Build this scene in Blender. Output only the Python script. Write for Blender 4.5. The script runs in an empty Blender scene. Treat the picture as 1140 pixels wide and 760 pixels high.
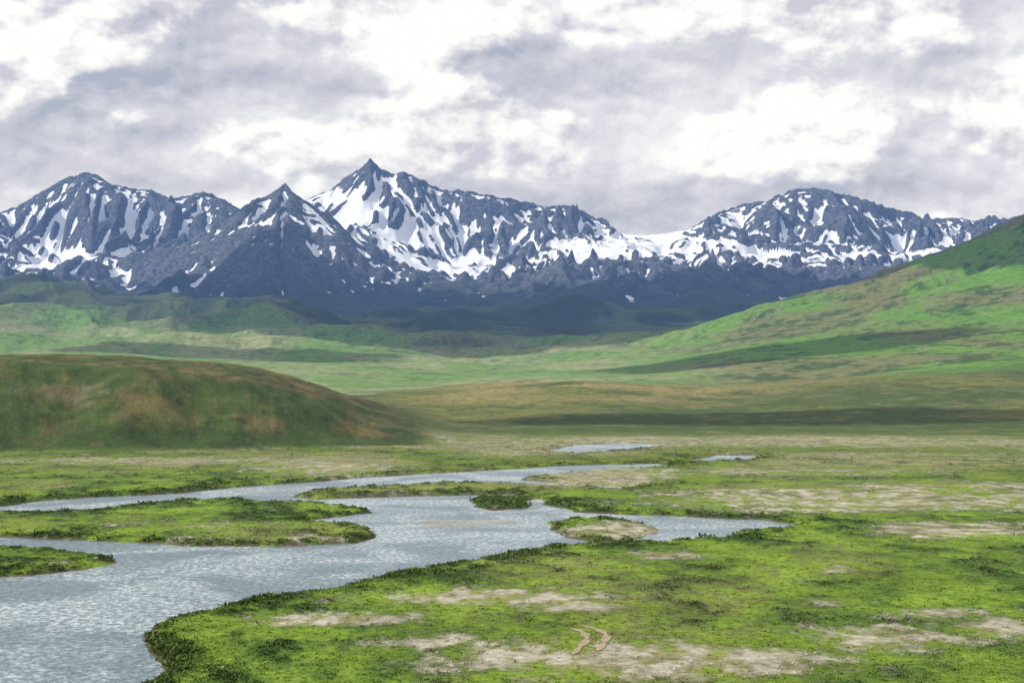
import bpy, math, numpy as np, time
T0=time.time()
rng=np.random.default_rng(7)
F=1808.0; CX=570.0; HV=430.0; CH=25.0
sc=bpy.context.scene
sc.view_settings.view_transform='Standard'; sc.view_settings.look='None'; sc.view_settings.exposure=0
# ------------------------------------------------------------ noise helpers
_p=rng.permutation(256).astype(np.int32); PERM=np.concatenate([_p,_p])
_a=rng.random(256)*2*np.pi; GX=np.cos(_a).astype(np.float32); GY=np.sin(_a).astype(np.float32)
R1=rng.random(256).astype(np.float32); R2=rng.random(256).astype(np.float32)
def perlin(x,y):
    xf=np.floor(x); yf=np.floor(y); xi=xf.astype(np.int32)&255; yi=yf.astype(np.int32)&255
    fx=(x-xf).astype(np.float32); fy=(y-yf).astype(np.float32)
    x1=(xi+1)&255; y1=(yi+1)&255
    def g(a,b,dx,dy):
        i=PERM[PERM[a]+b]; return GX[i]*dx+GY[i]*dy
    u=fx*fx*fx*(fx*(fx*6-15)+10); v=fy*fy*fy*(fy*(fy*6-15)+10)
    a=g(xi,yi,fx,fy); b=g(x1,yi,fx-1,fy); c=g(xi,y1,fx,fy-1); d=g(x1,y1,fx-1,fy-1)
    return ((a+(b-a)*u)+((c+(d-c)*u)-(a+(b-a)*u))*v)*1.5
def fbm(x,y,o=4,gain=.5,off=0.):
    s=0;a=1.;t=0
    for k in range(o):
        s=s+a*perlin(x*2**k+off+17.3*k,y*2**k+off*1.7+9.1*k); t+=a; a*=gain
    return s/t*1.3
def ss(a,b,x):
    t=np.clip((x-a)/(b-a),0,1); return t*t*(3-2*t)
def lerp(a,b,t): return a+(b-a)*t
def erosion(px,py,dx,dy):
    ix=np.floor(px); iy=np.floor(py); fx=(px-ix).astype(np.float32); fy=(py-iy).astype(np.float32)
    ix=ix.astype(np.int32); iy=iy.astype(np.int32)
    va=np.zeros_like(fx); vs=np.zeros_like(fx); wt=np.zeros_like(fx)
    for i in range(-2,2):
        for j in range(-2,2):
            h=PERM[PERM[(ix-i)&255]+((iy-j)&255)]
            ax=fx+i-R1[h]*.5; ay=fy+j-R2[h]*.5
            w=np.exp(-2*(ax*ax+ay*ay)); wt+=w
            m=(ax*dx+ay*dy)*6.2832
            va+=np.cos(m)*w; vs+=-np.sin(m)*w
    return va/wt, vs/wt
def erode(X,Y,gx,gy,cell,octs,amp,mask,dirm=1.15,gain=.5):
    H=np.zeros(X.shape,np.float32); A=amp; gx=gx.astype(np.float32).copy(); gy=gy.astype(np.float32).copy()
    for k in range(octs):
        m=np.sqrt(gx*gx+gy*gy)+1e-4; s=dirm*ss(0,.35,m)/m
        dx=(gy*s).astype(np.float32); dy=(-gx*s).astype(np.float32)
        v,sn=erosion(X/cell+3.7*k,Y/cell+1.3*k,dx,dy)
        st=mask*ss(.02,.45,m)
        H+=A*v*st; gx+=A/cell*sn*6.2832*dx*st; gy+=A/cell*sn*6.2832*dy*st
        cell*=.5; A*=gain
    return H
def blur(Z,r):
    for ax in (0,1):
        pad=[(0,0),(0,0)]; pad[ax]=(r+1,r)
        C=np.cumsum(np.pad(Z,pad,mode='edge').astype(np.float64),axis=ax)
        n=Z.shape[ax]
        if ax==0: Z=(C[2*r+1:2*r+1+n]-C[:n])/(2*r+1)
        else: Z=(C[:,2*r+1:2*r+1+n]-C[:,:n])/(2*r+1)
    return Z
# ------------------------------------------------------------ mesh helpers
def grid_obj(name,X,Y,Z,attrs,mat):
    nr,nc=X.shape
    co=np.stack([X,Y,Z],-1).reshape(-1,3).astype(np.float32)
    i=np.arange(nr*nc,dtype=np.int32).reshape(nr,nc)
    q=np.stack([i[:-1,:-1],i[:-1,1:],i[1:,1:],i[1:,:-1]],-1).reshape(-1)
    me=bpy.data.meshes.new(name); n=len(q)//4
    me.vertices.add(len(co)); me.vertices.foreach_set('co',co.ravel())
    me.loops.add(len(q)); me.loops.foreach_set('vertex_index',q)
    me.polygons.add(n); me.polygons.foreach_set('loop_start',np.arange(0,4*n,4,dtype=np.int32))
    me.polygons.foreach_set('use_smooth',np.ones(n,bool))
    me.update(calc_edges=True)
    for k,a in attrs.items():
        at=me.attributes.new(k,'FLOAT_COLOR','POINT'); at.data.foreach_set('color',a.reshape(-1,4).astype(np.float32).ravel())
    me.materials.append(mat)
    ob=bpy.data.objects.new(name,me); sc.collection.objects.link(ob); return ob
def tri_obj(name,V,Fc,cols,mat,smooth=False):
    me=bpy.data.meshes.new(name); k=Fc.shape[1]; n=len(Fc)
    me.vertices.add(len(V)); me.vertices.foreach_set('co',V.astype(np.float32).ravel())
    me.loops.add(n*k); me.loops.foreach_set('vertex_index',Fc.astype(np.int32).ravel())
    me.polygons.add(n); me.polygons.foreach_set('loop_start',np.arange(0,k*n,k,dtype=np.int32))
    me.polygons.foreach_set('use_smooth',np.full(n,smooth))
    me.update(calc_edges=True)
    if cols is not None:
        at=me.attributes.new('Col','FLOAT_COLOR','POINT'); at.data.foreach_set('color',cols.astype(np.float32).ravel())
    me.materials.append(mat)
    ob=bpy.data.objects.new(name,me); sc.collection.objects.link(ob); return ob
class NT:
    def __init__(s,t): s.t=t; s.n=t.nodes; s.l=t.links
    def put(s,sock,v):
        if isinstance(v,bpy.types.NodeSocket): s.l.new(v,sock)
        else: sock.default_value=v
    def math(s,op,a,b=None,c=None,clamp=False):
        n=s.n.new('ShaderNodeMath'); n.operation=op; n.use_clamp=clamp; s.put(n.inputs[0],a)
        if b is not None: s.put(n.inputs[1],b)
        if c is not None: s.put(n.inputs[2],c)
        return n.outputs[0]
    def vm(s,op,a,b=None,out=0):
        n=s.n.new('ShaderNodeVectorMath'); n.operation=op; s.put(n.inputs[0],a)
        if b is not None: s.put(n.inputs[1],b)
        return n.outputs[out]
    def noise(s,vec,scale,detail=4,rough=.55,dist=0.):
        n=s.n.new('ShaderNodeTexNoise'); s.put(n.inputs['Vector'],vec); n.inputs['Scale'].default_value=scale
        n.inputs['Detail'].default_value=detail; n.inputs['Roughness'].default_value=rough; n.inputs['Distortion'].default_value=dist
        return n.outputs[0]
    def rng(s,v,a,b,c=0.,d=1.,smooth=True):
        n=s.n.new('ShaderNodeMapRange'); n.interpolation_type='SMOOTHSTEP' if smooth else 'LINEAR'
        s.put(n.inputs[0],v)
        for i,x in zip((1,2,3,4),(a,b,c,d)): s.put(n.inputs[i],x)
        return n.outputs[0]
    def mix(s,f,a,b,mode='MIX'):
        n=s.n.new('ShaderNodeMix'); n.data_type='RGBA'; n.blend_type=mode; s.put(n.inputs[0],f); s.put(n.inputs[6],a); s.put(n.inputs[7],b); return n.outputs[2]
    def bump(s,h,strength,dist):
        n=s.n.new('ShaderNodeBump'); s.put(n.inputs['Strength'],strength); n.inputs['Distance'].default_value=dist; s.put(n.inputs['Height'],h); return n.outputs[0]
def new_mat(name):
    m=bpy.data.materials.new(name); m.use_nodes=True; nt=NT(m.node_tree)
    b=m.node_tree.nodes['Principled BSDF']; return m,nt,b
def attr(nt,name):
    n=nt.n.new('ShaderNodeAttribute'); n.attribute_name=name; return n
HAZE_GLOW=(0.12,0.235,0.48,1)
def painted_haze(m,nt,b,L=17500.,col=HAZE_GLOW):  # distant air painted onto surfaces: blue glow mixed in by distance
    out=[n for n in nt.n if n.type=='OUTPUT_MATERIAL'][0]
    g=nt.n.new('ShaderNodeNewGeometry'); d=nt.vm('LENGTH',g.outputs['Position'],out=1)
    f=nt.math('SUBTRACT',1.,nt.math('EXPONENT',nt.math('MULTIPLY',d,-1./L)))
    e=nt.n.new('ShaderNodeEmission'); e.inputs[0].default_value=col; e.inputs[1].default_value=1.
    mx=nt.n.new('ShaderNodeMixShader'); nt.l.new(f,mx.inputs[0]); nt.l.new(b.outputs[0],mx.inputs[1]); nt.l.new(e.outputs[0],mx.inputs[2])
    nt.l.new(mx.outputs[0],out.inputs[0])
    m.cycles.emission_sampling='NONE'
def C(*c): return np.array(c,np.float32)
def colmix(a,b,t): return a+(b-a)*t[...,None]
# ------------------------------------------------------------ materials
mg,nt,b=new_mat('meadow_ground')
a=attr(nt,'Col'); g=nt.n.new('ShaderNodeNewGeometry'); P=g.outputs['Position']
n1=nt.noise(P,.9,5,.66); n2=nt.noise(P,.07,3,.62); n3=nt.noise(P,6.,2,.7)
v=nt.math('MULTIPLY',nt.rng(n1,.25,.75,.52,1.50,False),nt.rng(n2,.25,.75,.66,1.36,False))
v=nt.math('MULTIPLY',v,nt.rng(n3,.2,.8,.70,1.30,False))
vc=nt.n.new('ShaderNodeCombineXYZ'); [nt.l.new(v,vc.inputs[i]) for i in range(3)]
c=nt.mix(1.,a.outputs['Color'],vc.outputs[0],'MULTIPLY')
nt.l.new(c,b.inputs['Base Color']); b.inputs['Roughness'].default_value=.95; b.inputs['Specular IOR Level'].default_value=.1
nt.l.new(nt.bump(n1,.7,.45),b.inputs['Normal']); painted_haze(mg,nt,b)

mm,nt,b=new_mat('rock_and_snow')
a=attr(nt,'Col'); g=nt.n.new('ShaderNodeNewGeometry'); P=g.outputs['Position']
sep=nt.n.new('ShaderNodeSeparateColor'); nt.l.new(a.outputs['Color'],sep.inputs[0])
na=nt.noise(P,.009,7,.6); nb=nt.noise(P,.045,4,.65)
sn=nt.math('ADD',sep.outputs[0],nt.math('MULTIPLY',nt.math('SUBTRACT',na,.5),.40))
sn=nt.math('ADD',sn,nt.math('MULTIPLY',nt.math('SUBTRACT',nb,.5),.58))
sf=nt.rng(sn,.45,.55)
rock=nt.mix(nt.rng(nb,.3,.7),(.036,.044,.062,1),(.15,.148,.155,1))
grs=nt.mix(nt.rng(na,.35,.65),(.030,.042,.036,1),(.06,.066,.05,1))
rk=nt.mix(sep.outputs[1],rock,grs)
nt.l.new(nt.mix(sf,rk,(.96,.96,.96,1)),b.inputs['Base Color']); b.inputs['Roughness'].default_value=.9; b.inputs['Specular IOR Level'].default_value=.1
nt.l.new(nt.bump(nt.math('ADD',na,nt.math('MULTIPLY',nb,.4)),nt.rng(sf,0,1,.6,.12),12.),b.inputs['Normal']); painted_haze(mm,nt,b)

mw,nt,b=new_mat('river_water')
g=nt.n.new('ShaderNodeNewGeometry'); P=g.outputs['Position']
Ps=nt.vm('MULTIPLY',P,(1.,.7,1.))
w1=nt.noise(Ps,1.25,4,.70,.4); w2=nt.noise(Ps,.05,4,.6,.8); w3=nt.noise(Ps,4.5,2,.65)
hh=nt.math('ADD',w1,nt.math('MULTIPLY',w3,.3))
foam_glint=nt.math('MULTIPLY',nt.rng(nt.math('ADD',w1,nt.math('MULTIPLY',w3,.4)),.68,.87),nt.rng(w2,.40,.62,.15,.85))  # froth specks plus ripple sparkle, painted white in the base colour
dk=nt.rng(nt.math('ADD',w1,nt.math('MULTIPLY',w3,.4)),.52,.78)  # ripple highlights painted in as lighter water colour
nt.l.new(nt.mix(foam_glint,nt.mix(dk,nt.mix(nt.rng(w2,.38,.62),(.060,.110,.135,1),(.13,.19,.215,1)),nt.mix(nt.rng(w2,.38,.62),(.145,.21,.24,1),(.29,.36,.385,1))),(.85,.87,.88,1)),b.inputs['Base Color'])
b.inputs['Roughness'].default_value=.2; b.inputs['IOR'].default_value=1.33; b.inputs['Specular IOR Level'].default_value=.65
nt.l.new(nt.bump(hh,1.,.26),b.inputs['Normal'])

mt,nt,b=new_mat('tuft_leaves')
a=attr(nt,'Col'); nt.l.new(a.outputs['Color'],b.inputs['Base Color']); b.inputs['Roughness'].default_value=.8; b.inputs['Specular IOR Level'].default_value=.15
ms,nt,b=new_mat('stone')
g=nt.n.new('ShaderNodeNewGeometry'); n=nt.noise(g.outputs['Position'],1.7,5,.6)
nt.l.new(nt.mix(n,(.16,.14,.12,1),(.5,.46,.4,1)),b.inputs['Base Color']); b.inputs['Roughness'].default_value=.9
md,nt,b=new_mat('packed_dirt')
g=nt.n.new('ShaderNodeNewGeometry'); n=nt.noise(g.outputs['Position'],2.5,6,.65)
nt.l.new(nt.mix(nt.rng(n,.3,.7),(.20,.15,.09,1),(.38,.30,.19,1)),b.inputs['Base Color']); b.inputs['Roughness'].default_value=.95
nt.l.new(nt.bump(n,.6,.1),b.inputs['Normal'])
mc,nt,b=new_mat('shadow_cloud_white')
b.inputs['Base Color'].default_value=(.9,.9,.92,1); b.inputs['Roughness'].default_value=1
# ------------------------------------------------------------ river layout
def pw(pts,z=0.):
    p=np.array(pts,float); Y=(CH-z)*F/(p[:,1]-HV); return np.stack([(p[:,0]-CX)/F*Y,Y],1)
WATER=[
 [(-500,1100),(100,1100),(120,800),(150,764),(186,748),(166,728),(158,706),(185,690),(230,680),(290,668),(350,660),(400,650),(440,640),(500,630),(530,625),(570,618),(610,610),(650,606),(700,605),(760,602),(815,599),(850,592),(880,584),(850,579),(800,577),(740,574),(690,573),(645,570),(612,563),(602,556),(560,551),(480,552),(400,554),(350,556),(322,553),(260,550),(150,556),(0,567),(-300,582),(-700,600)],
 [(-300,578),(0,564),(50,557),(100,554),(200,549),(270,542),(330,538),(400,532),(480,527),(560,523),(620,519),(680,517),(735,516),(745,520),(700,521.5),(640,525),(600,530),(580,534),(640,540),(710,542),(690,545),(620,542),(520,538),(430,542),(350,547),(322,553),(270,562),(150,568),(0,572),(-300,590)],
 [(604,503),(640,495.5),(690,493),(740,495),(705,501),(650,505)],
 [(765,513),(800,507),(845,507),(835,512),(790,514)],
]
ISL=[
 [(-200,574),(0,571),(60,571),(100,569),(140,563),(200,558),(260,557),(300,560),(350,560),(400,565),(416,571),(372,576),(342,580),(380,584),(405,587),(418,595),(400,605),(330,608),(220,608),(100,602),(0,598),(-200,596)],
 [(-200,608),(0,611),(60,612),(110,618),(133,625),(100,633),(40,640),(0,643),(-200,655)],
 [(525,556),(560,553),(592,556),(584,566),(550,568),(527,564)],
 [(612,582),(640,576),(680,578),(720,583),(736,590),(715,600),(660,604),(630,598),(614,590)],
 [(818,592),(850,588),(885,589),(880,597),(850,600)],
]
BARS=[[(445,583),(500,577),(560,578),(600,581),(540,585),(480,586)]]
def sdf(x,y,poly):
    p=pw(poly); n=len(p); d=np.full(x.shape,1e12,np.float32); ins=np.zeros(x.shape,bool)
    for i in range(n):
        a=p[i]; b_=p[(i+1)%n]; e=b_-a; wx=x-a[0]; wy=y-a[1]
        t=np.clip((wx*e[0]+wy*e[1])/(e@e+1e-9),0,1)
        d=np.minimum(d,(wx-e[0]*t)**2+(wy-e[1]*t)**2)
        c=((a[1]>y)!=(b_[1]>y))
        if abs(e[1])>1e-9: ins^=c&(wx<e[0]*wy/e[1])
    d=np.sqrt(d); return np.where(ins,-d,d)
# ------------------------------------------------------------ ground sheet
NC=1400
t=np.linspace(-.46,.46,NC)
rows=np.concatenate([np.geomspace(25,125,50)[:-1], CH*F/(np.arange(CH*F/125,CH*F/760,-.5)), np.geomspace(760,9000,520)])
NR=len(rows)
TT,YY=np.meshgrid(t,rows); XX=TT*YY; U=CX+F*TT; V=HV+CH*F/YY
k=int(np.searchsorted(rows,1000))
x=XX[:k]; y=YY[:k]
wob=fbm(x/9,y/14,4)*.9*(.5+y/260)+fbm(x/2.2,y/3.5,2,off=5)*.35
sw=np.full(x.shape,1e6)
for w in WATER: sw=np.minimum(sw,sdf(x,y,w))
si=np.full(x.shape,1e6)
for w in ISL: si=np.minimum(si,sdf(x,y,w))
sd=np.maximum(sw,-si)+wob
sbar=np.full(x.shape,1e6)
for w in BARS: sbar=np.minimum(sbar,sdf(x,y,w))
sbar=sbar+wob*2
SD=np.full(XX.shape,500.); SD[:k]=sd
TAN=[(520,672,140,10,1),(640,684,60,8,.8),(360,697,130,8,.8),(720,745,230,24,.95),(500,725,120,14,.45),(980,722,100,16,.8),(1060,595,75,9,1.1),(960,560,230,14,.9),(1140,560,140,12,.8),(745,624,60,5,.8),(1110,708,50,14,.8),(930,640,22,5,.9),(930,678,60,6,.5),(1050,690,90,8,.6),(360,524,80,9,.9),(170,515,240,5,.8),(820,493,420,7,1.),(560,507,60,6,.7),(680,530,75,8,1.3),(690,592,60,8,1.3),(650,540,80,5,1.),(280,604,150,4,.5),(60,603,90,3,.5),(900,528,160,6,.6),(1060,545,160,7,.6),(250,590,150,5,.45),(70,632,40,4,.5),(1000,508,200,5,.6)]
def ell(lst,u,v):
    m=np.zeros(u.shape)
    for (a_,b2,ru,rv,s) in lst:
        d=((u-a_)/ru)**2+((v-b2)/rv)**2; m=np.maximum(m,s*np.exp(-d*.9))
    return m
n25=fbm(XX/14,YY/30,4,off=3); n8=fbm(XX/4,YY/8,4,off=9); n100=fbm(XX/60,YY/110,4,off=1); n3=fbm(XX/1.6,YY/3.2,3,off=15)
tan=ell(TAN,U,V)
tan=ss(.26,.78,tan+n25*.42+n8*.28+n3*.18)
tan=np.maximum(tan,.75*ss(.38,.75,n100*.6+n25*.55+.05))*np.where(YY<1000,1,0)
bank=np.exp(-np.clip(SD,0,None)/(3+YY/60))
shrub=ss(-.08,.42,n8*.6+n25*.5+bank*.55-.17+n3*.15)*(1-tan*.85)
# heights
lift=.12+.42*ss(0,3.,SD)+ .25*ss(3,25,SD)
z0=np.where(SD<0,-1.2*ss(0,3.,-SD),lift*ss(-.01,.7,SD))
land=ss(.2,2.,SD)
z0=z0+land*(n100*.35+.12*n25)
lum=np.abs(fbm(XX/1.6,YY/2.0,3,off=21)); lum2=np.abs(fbm(XX/.75,YY/.9,2,off=31))
z0=z0+land*shrub*(.36*ss(0,.6,.55-lum)+.16*(.4-lum2))*np.where(YY<1000,1,0)
z0[:k]=np.maximum(z0[:k],np.where(sbar<1.5,-.12+.2*ss(1.5,-3,sbar),-9))
L=[(760,[(0,490)]),(900,[(0,478)]),
 (1020,[(0,470),(600,470),(800,468),(1140,466)]),
 (1200,[(0,455),(500,458),(620,452),(760,455),(900,452),(1000,448),(1140,450)]),
 (1600,[(0,440),(400,441),(480,431),(560,426),(640,424.5),(720,429),(800,430.5),(900,425),(1000,420),(1140,416)]),
 (1900,[(0,434),(400,438),(480,434),(640,429),(800,430),(900,424),(1000,416),(1140,404)]),
 (2300,[(0,418),(300,420),(400,424),(600,420),(730,414),(900,398),(1140,375)]),
 (3000,[(0,397),(200,402),(400,403),(560,405),(730,396),(820,378),(900,364),(1000,345),(1140,312),(1400,270)]),
 (3800,[(0,378),(200,384),(400,388),(600,390),(680,384),(730,376),(800,358),(850,345),(900,331),(950,318),(1000,303),(1060,282),(1100,266),(1140,250),(1200,228),(1400,180)]),
 (4500,[(0,358),(100,362),(200,366),(400,372),(600,376),(730,376),(900,350),(1140,300),(1400,250)]),
 (5500,[(0,338),(60,340),(130,350),(200,350),(270,338),(330,342),(400,356),(600,362),(900,360),(1140,325)]),
 (6300,[(0,312),(50,304),(100,314),(150,330),(220,346),(330,350),(400,354),(500,348),(600,346),(700,343),(900,340),(1140,325)]),
 (7200,[(0,350),(1140,365)]),(9000,[(0,390),(1140,390)])]
LY=[q[0] for q in L]; us=U[0]
LZ=[]
for Yq,pts in L:
    vv=np.interp(us,[p[0] for p in pts],[p[1] for p in pts]); vv=blur(np.tile(vv,(3,1)),12)[1]
    LZ.append(CH+Yq*(HV-vv)/F if Yq>760 else 0*vv+.8)
LZ=np.array(LZ)
def herm(Yv):
    out=np.zeros((len(Yv),NC)); n=len(LY); ly=np.array(LY,float)
    m=np.zeros_like(LZ); d=(LZ[1:]-LZ[:-1])/(ly[1:]-ly[:-1])[:,None]
    m[1:-1]=np.where(d[1:]*d[:-1]>0,2*d[1:]*d[:-1]/(d[1:]+d[:-1]+1e-9),0); m[0]=0; m[-1]=d[-1]
    for r,Yq in enumerate(Yv):
        i=min(max(np.searchsorted(ly,Yq)-1,0),n-2); h=ly[i+1]-ly[i]; s=np.clip((Yq-ly[i])/h,0,1)
        out[r]=(2*s**3-3*s**2+1)*LZ[i]+(s**3-2*s**2+s)*h*m[i]+(-2*s**3+3*s**2)*LZ[i+1]+(s**3-s**2)*h*m[i+1]
    return out
far=rows>760
zf=np.zeros(XX.shape); zf[far]=herm(rows[far])
fw=ss(760,900,YY)
Z=z0*(1-fw*.9)+np.where(YY>760,zf-.8*(1-fw),0)
roll=ss(800,1300,YY)
Z+=roll*(fbm(XX/160,YY/260,4,off=4)*3.4)*ss(5000,1500,YY)
Z+=ss(2200,4200,YY)*(fbm(XX/480,YY/400,5,off=8,gain=.42)*58)*(1-.66*ss(640,800,U))
Z+=ss(3900,5400,YY)*(np.abs(fbm(XX/620,YY/700,4,off=12))*-75+14)*(1-.5*ss(640,800,U))
# left hill
def ip(pts,u): return np.interp(u,[p[0] for p in pts],[p[1] for p in pts])
ch=ip([(-400,46),(-100,42),(0,40.5),(130,39.5),(200,37),(270,34.5),(300,31.5),(330,27),(365,20.5),(400,13.5),(440,7),(475,2.6),(515,0)],us)
ch=blur(np.tile(ch,(3,1)),14)[1]
yb=ip([(-400,560),(0,582),(330,622),(520,680)],us); yc=yb+ip([(-400,125),(0,120),(300,95),(520,60)],us)
warp=fbm(XX/60,YY/300,2,off=14)*20+fbm(XX/14,YY/30,3,off=19)*1.2
tt_=(YY+warp-yb)/(yc-yb)
prof=.80*ss(0,1,tt_)+.20*ss(.7,2.4,tt_)
prof*=1-ss(1000,1400,YY)
hill=ch*prof
hill+=ss(.0,.4,tt_)*(1-ss(1000,1300,YY))*ss(1,12,ch)[None,:]*(fbm(XX/38,YY/45,3,off=6)*2.2+fbm(XX/5,YY/5,3,off=7)*.35)
HM=ss(.02,.12,tt_)*ss(.5,5,ch)[None,:]*(1-ss(1000,1300,YY))
Z=Z+hill
rf=int(np.searchsorted(rows,560))
Zs=Z[rf:]; dt=t[1]-t[0]
def grads(Zq,Yq,rws):
    zt=np.gradient(Zq,dt,axis=1); zy=np.gradient(Zq,rws,axis=0)
    return zt/Yq, zy-zt*(TT[rf:]/Yq)
gx,gy=grads(blur(Zs,4),YY[rf:],rows[rf:])
e1=erode(XX[rf:],YY[rf:],gx,gy,420.,5,18.,ss(1900,3200,YY[rf:]))
e2=erode(XX[rf:],YY[rf:],gx,gy,60.,3,1.1,np.maximum(HM[rf:],0.))
Z[rf:]+=e1+e2
E1=np.zeros(XX.shape); E1[rf:]=e1/18.
print('terrain',time.time()-T0)
# ---- ground colours
n300=fbm(XX/240,YY/420,5,off=2); nst=fbm(XX/90,YY/90,5,off=33); nf=fbm(XX/20,YY/34,4,off=40); nvf=fbm(XX/6,YY/10,4,off=44)
niso=fbm(XX/9,YY/9,4,off=47)
grass=colmix(C(.140,.212,.022),C(.052,.098,.015),ss(-.4,.35,n25*.7+n8*.5+n3*.2))
grass=colmix(grass,C(.170,.160,.060),ss(-.05,.5,n100+n8*.4+n3*.15)*.6)
col=colmix(grass,C(.026,.054,.011),shrub*.88)
tcol=colmix(C(.22,.190,.105),C(.345,.32,.245),ss(-.35,.4,n8+n3*.3))
col=colmix(col,tcol,tan*np.clip(.78+.6*n8+.5*n3,0,1))
col=colmix(col,C(.085,.065,.04),ss(2.2,.3,SD)*(1-tan*.6)*.75*ss(-.4,.2,n8+.1))
col=colmix(col,C(.13,.13,.11),ss(.3,-.4,SD))
q=np.zeros(XX.shape); q[:k]=ss(1.5,-.5,sbar); col=colmix(col,C(.27,.27,.25),q*.8)
fp=colmix(C(.10,.125,.026),C(.255,.22,.135),ss(-.2,.45,n100+n25*.5)); fp=colmix(fp,C(.040,.072,.016),ss(.05,.35,n25+.4*n8)*.75)
col=colmix(col,fp,ss(330,600,YY)*.65*(1-.5*tan))
ter=colmix(C(.135,.138,.036),C(.055,.085,.022),ss(-.3,.3,n300+nf*.5+nvf*.2+ss(1150,950,YY)*.4))
gold=ss(1100,1500,YY)*ss(400,560,U)*ss(1000,760,U)
ter=colmix(ter,C(.27,.215,.085),gold*ss(-.4,.4,nst+nf*.6+.10)*.85)
ter=colmix(ter,C(.20,.165,.095),ss(.1,.5,nf*.7+nst*.5+nvf*.3)*.55)
ter=colmix(ter,C(.036,.060,.016),ss(.12,.45,nvf+.3*nf)*.6)
col=colmix(col,ter,ss(740,900,YY))
val=colmix(C(.125,.215,.055),C(.22,.245,.11),ss(-.3,.35,n300+nst*.3))
val=colmix(val,C(.05,.09,.030),ss(.0,.4,nst*.7+nf*.5-E1*.3)*.6)
nd=fbm((XX+YY*.4)/260,(YY-XX)/700,5,off=50)
sl=colmix(C(.100,.205,.030),C(.14,.145,.055),ss(-.12,.38,nd+ss(2600,3700,YY)*.25))
sl=colmix(sl,C(.030,.066,.017),ss(.0,.32,nst*.6+nf*.6+nd*.3-E1*.25)*.82)
sl=colmix(sl,C(.20,.165,.115),ss(.3,.6,fbm(XX/60,YY/60,5,off=55)+.04)*.5)
val=colmix(val,sl,ss(640,860,U+ (YY-3000)*.02))
col=colmix(col,val,ss(1650,2000,YY+n300*150))
ft=colmix(C(.075,.105,.045),C(.034,.050,.032),ss(-.3,.3,n300-E1*.3+ss(350,550,U)*.2)); ft=colmix(ft,C(.12,.125,.07),ss(.1,.5,nst)*.45*ss(500,300,U))  # foothills darkened in colour to deepen their cloud shade
col=colmix(col,ft,ss(4300,5400,YY+n300*500+ss(300,480,U)*600))
hc=colmix(C(.110,.094,.036),C(.046,.070,.018),ss(-.35,.3,fbm(XX/35,YY/45,5,off=60)+.5*nf+.3*niso+ss(1.,.4,tt_)*.3))
hc=colmix(hc,C(.034,.062,.014),ss(.45,.05,tt_)*.75)
hc=colmix(hc,C(.028,.047,.012),ss(.05,.4,niso+nf*.3)*.65)
hc=colmix(hc,C(.165,.14,.09),np.clip(ss(.6,1.,np.exp(-((U-85)/55)**2-((tt_-.62)/.2)**2)*.9+niso*.5+nvf*.3)+ss(.3,.65,niso*.8+n8*.4)*.5,0,1)*.6)
col=colmix(col,hc,HM)
Acol=np.concatenate([np.clip(col,0.01,1),np.ones(col.shape[:2]+(1,))],-1)
grid_obj('ground',XX,YY,Z,{'Col':Acol},mg)
def gz(xs,ys):
    r=np.interp(ys,rows,np.arange(NR)); c=np.interp(xs/ys,t,np.arange(NC))
    r0=np.clip(r.astype(int),0,NR-2); c0=np.clip(c.astype(int),0,NC-2); fr=r-r0; fc=c-c0
    return (Z[r0,c0]*(1-fr)*(1-fc)+Z[r0,c0+1]*(1-fr)*fc+Z[r0+1,c0]*fr*(1-fc)+Z[r0+1,c0+1]*fr*fc),r0,c0
# ------------------------------------------------------------ river
me=bpy.data.meshes.new('river'); me.from_pydata([(-420,20,0),(420,20,0),(420,1000,0),(-420,1000,0)],[],[(0,1,2,3)]); me.materials.append(mw)
sc.collection.objects.link(bpy.data.objects.new('river',me))
# ------------------------------------------------------------ mountains
dx=8.
xs=np.arange(-4400,4400+dx,dx); ys=np.arange(6500,11600,dx)
MX,MY=np.meshgrid(xs,ys)
SKY=[(-200,225),(-80,232),(-40,240),(0,240),(20,232),(45,217),(60,208),(80,196),(97,194),(112,201),(130,209),(150,213),(170,216),(185,223),(205,222),(228,216),(250,225),(265,236),(290,240),(330,232),(345,224),(365,215),(385,200),(400,191),(413,179),(425,190),(440,196),(460,198),(480,208),(500,213),(530,215),(560,222),(590,228),(620,232),(645,236),(665,248),(690,262),(710,263),(740,262),(770,256),(800,241),(830,231),(860,224),(885,214),(905,212),(930,217),(960,222),(990,232),(1015,240),(1030,248),(1060,245),(1080,250),(1110,246),(1140,242),(1250,235),(1400,225)]
ML=[(6500,[(0,372)]),(7000,[(0,345),(300,350),(600,350),(900,345),(1140,338)]),
 (8000,[(0,322),(100,328),(200,325),(300,312),(400,318),(500,325),(600,318),(700,308),(800,310),(900,308),(1000,310),(1140,302)]),
 (8900,[(0,303),(70,314),(150,294),(250,282),(320,272),(400,285),(500,312),(560,303),(620,292),(700,285),(800,291),(900,289),(1000,294),(1140,284)]),
 (9550,[(0,275),(70,288),(130,274),(180,262),(265,262),(300,258),(350,256),(400,250),(450,262),(510,288),(560,272),(620,268),(680,276),(720,277),(800,275),(870,268),(900,272),(1000,279),(1140,272)]),
 (10150,SKY),(10700,[(u_,v_+45) for u_,v_ in SKY]),(11600,[(0,370),(1140,370)])]
wy=fbm(MX/900,MY/1500,3,off=70)*260+fbm(MX/260,MY/500,3,off=74)*90
MYw=MY+wy; MU=CX+F*MX/MY
uu=np.linspace(-300,1500,1801)
tab=[]
for Yq,pts in ML:
    vv=np.interp(uu,[p[0] for p in pts],[p[1] for p in pts]); tab.append((HV-vv)/F)
tab=np.array(tab); lyM=np.array([q[0] for q in ML],float)
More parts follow.
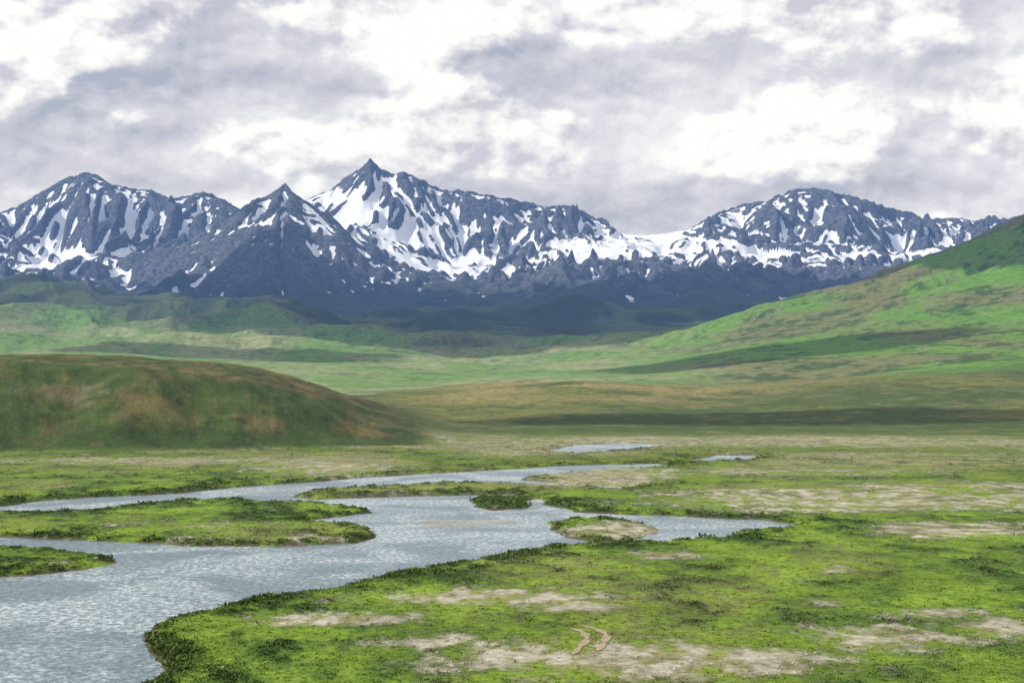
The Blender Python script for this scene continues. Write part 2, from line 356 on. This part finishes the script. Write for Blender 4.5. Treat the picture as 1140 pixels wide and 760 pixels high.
idx=np.clip(np.searchsorted(lyM,MYw)-1,0,len(lyM)-2); s=np.clip((MYw-lyM[idx])/(lyM[idx+1]-lyM[idx]),0,1)
ui=np.clip(MU+300,0,1799); u0=ui.astype(int); fu=ui-u0
def tb(i): return tab[i,u0]*(1-fu)+tab[i,u0+1]*fu
MZ=CH+MY*(tb(idx)*(1-s)+tb(idx+1)*s)
ax=(318-CX)/F*8800; az=CH+8800*(HV-205)/F
ddx=MX-ax+(MY-8800)*.12; ddy=MY-8800+fbm(MX/300,MY/300,3,off=80)*60
sx=np.where(ddx<0,.50,.68)
pyr=az-np.abs(ddx)*sx-np.where(ddy<0,-ddy*.42,ddy*.5)-40*(1-np.exp(-np.hypot(ddx,ddy)/150))*.5
isp=ss(-60,60,pyr-MZ)
MZ=np.maximum(MZ,pyr)
ridge=np.exp(-((MYw-10150)/150)**2); pk=np.exp(-(ddx/110)**2-(ddy/110)**2)
rp=np.clip(ridge+pk,0,1)
base=lerp(blur(MZ,2),MZ,rp)
hi=ss(330,620,base)
base=base+(1-.95*rp)*(-120*hi*(1-.5*isp)*np.abs(fbm(MX/560,MY/700,4,off=90)) +20*fbm(MX/260,MY/260,3,off=95)+26*hi)
gy,gx=np.gradient(blur(base,4),dx)
# glacial basins are smoother than the rock walls round them
MV0=HV-F*(base-CH)/MY
BAS=[(402,232,36,22),(445,264,56,20),(498,300,46,13),(640,282,60,9),(715,272,75,13),(840,286,120,10),(60,294,54,15),(960,290,80,9)]
bas=np.zeros(MX.shape)
for a_,b2,ru,rv in BAS: bas=np.maximum(bas,np.exp(-((MU-a_)/ru)**2-((MV0-b2)/rv)**2))
amask=(.25+.75*hi)*(1-.80*rp)*(1-.72*bas)
er=erode(MX,MY,gx,gy,900.,6,112.,amask,gain=.44)
er=er*(1-.35*isp)
jag=(.5-np.abs(fbm(MX/110,MY/160,4,off=99,gain=.55)))*2
MZ=base+er+ hi*jag*(7+10*ridge)*(1-.7*bas)
gy,gx=np.gradient(MZ,dx); slope=blur(np.hypot(gx,gy),1); c1=blur(MZ,3)-MZ; c2=blur(MZ,9)-MZ; c3=blur(MZ,26)-MZ
MV=HV-F*(MZ-CH)/MY
BI=[(400,230,42,26,1.1),(440,262,62,26,1.35),(498,300,52,15,1.5),(560,294,60,9,.8),(640,282,60,10,1.1),(715,272,85,15,1.5),(840,287,140,13,1.25),(960,291,95,12,1.),(60,294,66,19,1.),(150,286,60,13,.8),(800,250,45,14,.6),(310,222,14,10,.3),(1060,268,60,18,.6),(670,262,30,12,.9)]
BD=[(560,236,85,12,-.35),(930,236,75,16,-.4),(290,290,170,32,-.9),(620,309,160,8,-.7),(720,318,250,9,-.8),(1000,313,200,9,-.7),(470,222,40,10,-.3)]
bias=np.zeros(MX.shape)
for a_,b2,ru,rv,s_ in BI+BD: bias+=s_*np.exp(-((MU-a_)/ru)**2-((MV-b2)/rv)**2)*np.where(s_>0,1-.9*isp,1.)
# snow banks held along the two ridges that run down from the front peak
for dd in (ddx-70+(ddy)*.35, ddx-330+ddy*.5):
    bias+=1.1*np.exp(-(dd/34)**2)*isp*ss(-700,-500,ddy)*ss(40,-40,ddy)
score=.080*c1+.020*c2+.004*np.clip(c3,-40,50)-.5*(slope-.6)+.12*fbm(MX/200,MY/200,4,off=120)
alt=ss(500,700,MZ+fbm(MX/260,MY/260,4,off=111)*140+c3*2)
vis=(gy>0)&(alt>.5)&(np.abs(MU-570)<600)
th=np.quantile(score[vis],.53)
snow=np.clip(.5+(score-th)*.8+bias*.7-(1-alt)*.75,0,1.15)
gr=ss(640,420,MZ+fbm(MX/200,MY/200,4,off=130)*120)
A=np.stack([snow,gr,0*snow,0*snow+1],-1)
grid_obj('snow_mountain_range',MX,MY,MZ,{'Col':A},mm)
print('mount',time.time()-T0, 'snow frac',float((snow[vis]>.5).mean()))
# ------------------------------------------------------------ vegetation tufts
def scatter(n,vr,ur,prob):
    v_=rng.uniform(vr[0],vr[1],n); u_=rng.uniform(ur[0],ur[1],n); y_=CH*F/(v_-HV); x_=(u_-CX)/F*y_
    z_,r0,c0=gz(x_,y_); p=prob(r0,c0); kp=rng.random(n)<p
    return x_[kp],y_[kp],z_[kp],r0[kp],c0[kp]
bk=np.exp(-np.clip(SD,0,None)/(2+YY/120))
def pr(r,c): return np.where(SD[r,c]>.5,1,0)*np.clip(.13+shrub[r,c]**1.5*.6+bk[r,c]*.4*(1-tan[r,c]),0,1)*(1-tan[r,c]*.85)*(1-HM[r,c])
tx,ty,tz,tr,tc=scatter(380000,(497,830),(-150,1290),pr)
N=len(tx); K=11
sh=np.clip(shrub[tr,tc]*.6+bk[tr,tc]*.7,0,1)
ang=rng.random((N,K))*2*np.pi; el=rng.uniform(.2,1.25,(N,K)); sz=((rng.gamma(3.,.033,(N,1))+.07)*(1+ty[:,None]/460)*(.7+.6*sh[:,None]))
ln=sz*rng.uniform(.5,1.0,(N,K))
rx=rng.normal(0,.65,(N,K))*sz; ry=rng.normal(0,.65,(N,K))*sz
b0=np.stack([tx[:,None]+rx,ty[:,None]+ry,tz[:,None]-.03+sz*.2*rng.random((N,K))],-1)
dr=np.stack([np.cos(ang)*np.cos(el),np.sin(ang)*np.cos(el),np.sin(el)],-1)
pp=np.stack([-np.sin(ang),np.cos(ang),0*ang],-1)*(sz*.24)[...,None]
tip=b0+dr*ln[...,None]; mid=b0+dr*(ln*.5)[...,None]
Vv=np.stack([b0,mid+pp,tip,mid-pp],2).reshape(-1,3)
Fq=np.arange(len(Vv)).reshape(-1,4)
gcol=col[tr,tc]; scol=C(.033,.062,.013)+(C(.085,.130,.022)-C(.033,.062,.013))*rng.random((N,1))**1.3
tcl=(gcol*(1-.75*sh[:,None])+scol*.75*sh[:,None])*1.12
cc=tcl[:,None,:]*rng.uniform(.7,1.3,(N,K,1)); cc=np.repeat(cc[:,:,None,:],4,2).reshape(-1,3)
tri_obj('meadow_shrubs',Vv,Fq,np.concatenate([cc,np.ones((len(cc),1))],-1),mt)
print('tufts',N,time.time()-T0)
# ------------------------------------------------------------ stones
def ps(r,c): return np.where(SD[r,c]>-.3,1,0)*np.clip(tan[r,c]*.5+bk[r,c]*.2,0,1)
qx,qy,qz,qr,qc=scatter(14000,(492,800),(-100,1240),ps)
base_v=np.array([(1,0,0),(-1,0,0),(0,1,0),(0,-1,0),(0,0,1),(0,0,-1)],float); base_f=np.array([(0,2,4),(2,1,4),(1,3,4),(3,0,4),(2,0,5),(1,2,5),(3,1,5),(0,3,5)])
N=len(qx); s_=(rng.gamma(1.6,.03,N)+.04)*(1+qy/500)
vv=base_v[None]*s_[:,None,None]*rng.uniform(.6,1.3,(N,6,1)); vv[:,:,2]*=.6; vv+=np.stack([qx,qy,qz+.02],-1)[:,None,:]
ff=(base_f[None]+np.arange(N)[:,None,None]*6).reshape(-1,3)
tri_obj('river_stones',vv.reshape(-1,3),ff,None,ms)
# ------------------------------------------------------------ dirt track (two ruts)
Vt=[];Ft=[]
for rut in ([(636,731),(646,721),(654,712),(652,706),(643,701),(628,698)],[(664,727),(674,716),(676,708),(668,702),(656,698),(640,695)]):
    p=pw(rut,.8); tq=np.linspace(0,len(p)-1,50); px_=np.interp(tq,range(len(p)),p[:,0]); py_=np.interp(tq,range(len(p)),p[:,1])
    px_=np.convolve(np.pad(px_,4,'edge'),np.ones(9)/9,'valid'); py_=np.convolve(np.pad(py_,4,'edge'),np.ones(9)/9,'valid')
    tx_=np.gradient(px_); ty_=np.gradient(py_); l_=np.hypot(tx_,ty_); nx=-ty_/l_; ny=tx_/l_
    w_=.42*(.8+.35*np.sin(tq*5))*np.clip(np.minimum(tq,(len(p)-1-tq)*.5)*1.6+.1,0,1)
    st=len(Vt); M=5
    for i in range(50):
        for j in range(M):
            o=(j/(M-1)-.5)*2*w_[i]; X_=px_[i]+nx[i]*o; Y_=py_[i]+ny[i]*o
            Vt.append((X_,Y_,float(gz(np.array([X_]),np.array([Y_]))[0][0])+.06))
    for i in range(49):
        for j in range(M-1):
            a_=st+i*M+j; Ft.append((a_,a_+1,a_+M+1,a_+M))
tri_obj('dirt_track',np.array(Vt),np.array(Ft),None,md,True)
# ------------------------------------------------------------ sun, unseen clouds added above the frame to shade the slopes
S=np.array([-.74,-.14,.62]); S/=np.linalg.norm(S)
sl_=bpy.data.lights.new('sun','SUN'); sl_.energy=4.7; sl_.angle=math.radians(.5); sl_.color=(1,.955,.88)
so=bpy.data.objects.new('sun',sl_); sc.collection.objects.link(so)
from mathutils import Vector
so.rotation_euler=Vector(S).to_track_quat('Z','Y').to_euler()
import bmesh
def shadow_cloud(tgt,rx_,ry_,alt=2300.,seed=0):
    r=np.random.default_rng(seed); bm=bmesh.new()
    for i in range(24):
        a_=r.random()*6.28; q_=math.sqrt(r.random())*.75
        rr=r.uniform(.28,.48)
        res=bmesh.ops.create_icosphere(bm,subdivisions=3,radius=1)
        for v_ in res['verts']:
            c_=v_.co; d_=1+.12*math.sin(c_.x*7+i)+.1*math.sin(c_.y*9+2*i)+.08*math.sin(c_.z*11+c_.x*5)
            v_.co=Vector((c_.x*d_*rr*rx_+math.cos(a_)*q_*rx_, c_.y*d_*rr*ry_+math.sin(a_)*q_*ry_, max(c_.z*d_,-.25)*rr*420))
    me=bpy.data.meshes.new('shadow_cloud'); bm.to_mesh(me); bm.free(); me.materials.append(mc)
    for p in me.polygons: p.use_smooth=True
    o=bpy.data.objects.new('shadow_cloud',me); sc.collection.objects.link(o)
    k_=(alt-tgt[2])/S[2]; o.location=(tgt[0]+S[0]*k_,tgt[1]+S[1]*k_,alt)
def tp(u_,v_,Y_): return ((u_-CX)/F*Y_,Y_,CH+Y_*(HV-v_)/F)
shadow_cloud(tp(310,318,7500),1000,600,seed=1)
shadow_cloud(tp(600,350,6500),1150,1000,seed=2)
shadow_cloud(tp(830,325,7400),1050,600,seed=3)
shadow_cloud(tp(580,376,4700),720,900,seed=4)
shadow_cloud(tp(60,316,7500),420,300,seed=5)
shadow_cloud(tp(1130,275,3600),330,420,seed=6)
shadow_cloud(tp(860,395,2450),230,200,seed=7)
shadow_cloud(tp(230,392,3300),260,150,seed=8)
shadow_cloud(tp(560,384,3900),420,260,seed=9)
shadow_cloud(tp(900,466,1060),190,80,seed=10)
# ------------------------------------------------------------ sky
w=bpy.data.worlds.new('World'); sc.world=w; w.use_nodes=True; nt=NT(w.node_tree); bg=nt.n['Background']
sky=nt.n.new('ShaderNodeTexSky'); sky.sky_type='NISHITA'; sky.sun_disc=False
sky.sun_elevation=math.asin(S[2]); sky.sun_rotation=math.atan2(S[0],S[1])
tc=nt.n.new('ShaderNodeTexCoord'); D=nt.vm('NORMALIZE',tc.outputs['Generated'])
D2=nt.vm('MULTIPLY',D,(1,1,1.55))
A1=nt.noise(D2,7.5,7,.50,.15); A2=nt.noise(nt.vm('ADD',D2,(-.010,0,.022)),7.5,7,.50,.15)
B1=nt.noise(D2,26,5,.55,.15); B2=nt.noise(nt.vm('ADD',D2,(-.004,0,.009)),26,5,.55,.15)
A0=nt.noise(nt.vm('MULTIPLY',D,(1,1,2.6)),5,5,.5,.1)
rel=nt.math('ADD',nt.math('MULTIPLY',nt.math('SUBTRACT',A1,A2),2.8),nt.math('MULTIPLY',nt.math('SUBTRACT',B1,B2),2.2))
tot=nt.math('ADD',nt.math('MULTIPLY',nt.math('SUBTRACT',A1,.5),1.9),nt.math('MULTIPLY',nt.math('SUBTRACT',B1,.5),.75))
low=nt.math('ADD',nt.math('MULTIPLY',nt.math('SUBTRACT',A0,.5),1.7),nt.math('MULTIPLY',nt.math('SUBTRACT',B1,.5),.35))
def blob(u_,v_,ru,rv,s_):
    global tot,low
    d=Vector(((u_-CX)/F,1,(HV-v_)/F)).normalized()
    df=nt.vm('MULTIPLY',nt.vm('SUBTRACT',D,tuple(d)),(F/ru,F/ru,F/rv)); l=nt.vm('LENGTH',df,out=1)
    g_=nt.math('MULTIPLY',nt.rng(l,1.6,.0),s_)
    tot=nt.math('ADD',tot,g_)
    low=nt.math('ADD',low,nt.math('MULTIPLY',g_,.8))
for q_ in [(0,60,130,65,.35),(865,145,100,55,.45),(740,15,160,50,.4),(470,165,230,40,.2),(1120,140,70,60,.40),(420,20,160,40,.25),(1010,10,120,30,.2),
  (230,98,200,28,-.50),(600,75,150,36,-.35),(760,228,190,32,-.38),(1040,80,90,25,-.20),(560,215,150,25,-.15),(100,195,170,25,-.12)]: blob(*q_)
cum=nt.rng(tot,-.06,.12)
sc1=nt.math('ADD',nt.math('ADD',.80,nt.math('MULTIPLY',rel,1.2)),nt.math('MULTIPLY',tot,.2))
lowf=nt.rng(nt.math('ADD',low,nt.math('MULTIPLY',rel,.8)),-.68,.46,0,1,False)
def ramp(f,pts):
    cr=nt.n.new('ShaderNodeValToRGB'); nt.l.new(f,cr.inputs[0]); e=cr.color_ramp.elements
    e[0].position=pts[0][0]; e[0].color=pts[0][1]+(1,); e[1].position=pts[-1][0]; e[1].color=pts[-1][1]+(1,)
    for p_,c_ in pts[1:-1]: x_=e.new(p_); x_.color=c_+(1,)
    return cr.outputs[0]
cl_low=ramp(lowf,[(.1,(.50,.52,.62)),(.5,(.67,.68,.745)),(.9,(.86,.865,.89))])
cl_hi=ramp(sc1,[(.42,(.62,.62,.70)),(.72,(.85,.85,.87)),(.96,(1.,.995,.98))])
skm=nt.vm('MULTIPLY',sky.outputs[0],(.1,.1,.1))
base_=nt.mix(nt.rng(lowf,.12,.0,0,.3),cl_low,skm)
nt.l.new(nt.mix(cum,base_,cl_hi),bg.inputs[0]); bg.inputs[1].default_value=1.
# ------------------------------------------------------------ camera
cd=bpy.data.cameras.new('camera'); cam=bpy.data.objects.new('camera',cd); sc.collection.objects.link(cam)
cam.location=(0,0,CH); cam.rotation_euler=(math.pi/2,0,0); cd.sensor_width=36; cd.lens=F/1140*36; cd.shift_y=50/1140; cd.clip_start=1; cd.clip_end=60000
sc.camera=cam
print('done',time.time()-T0)
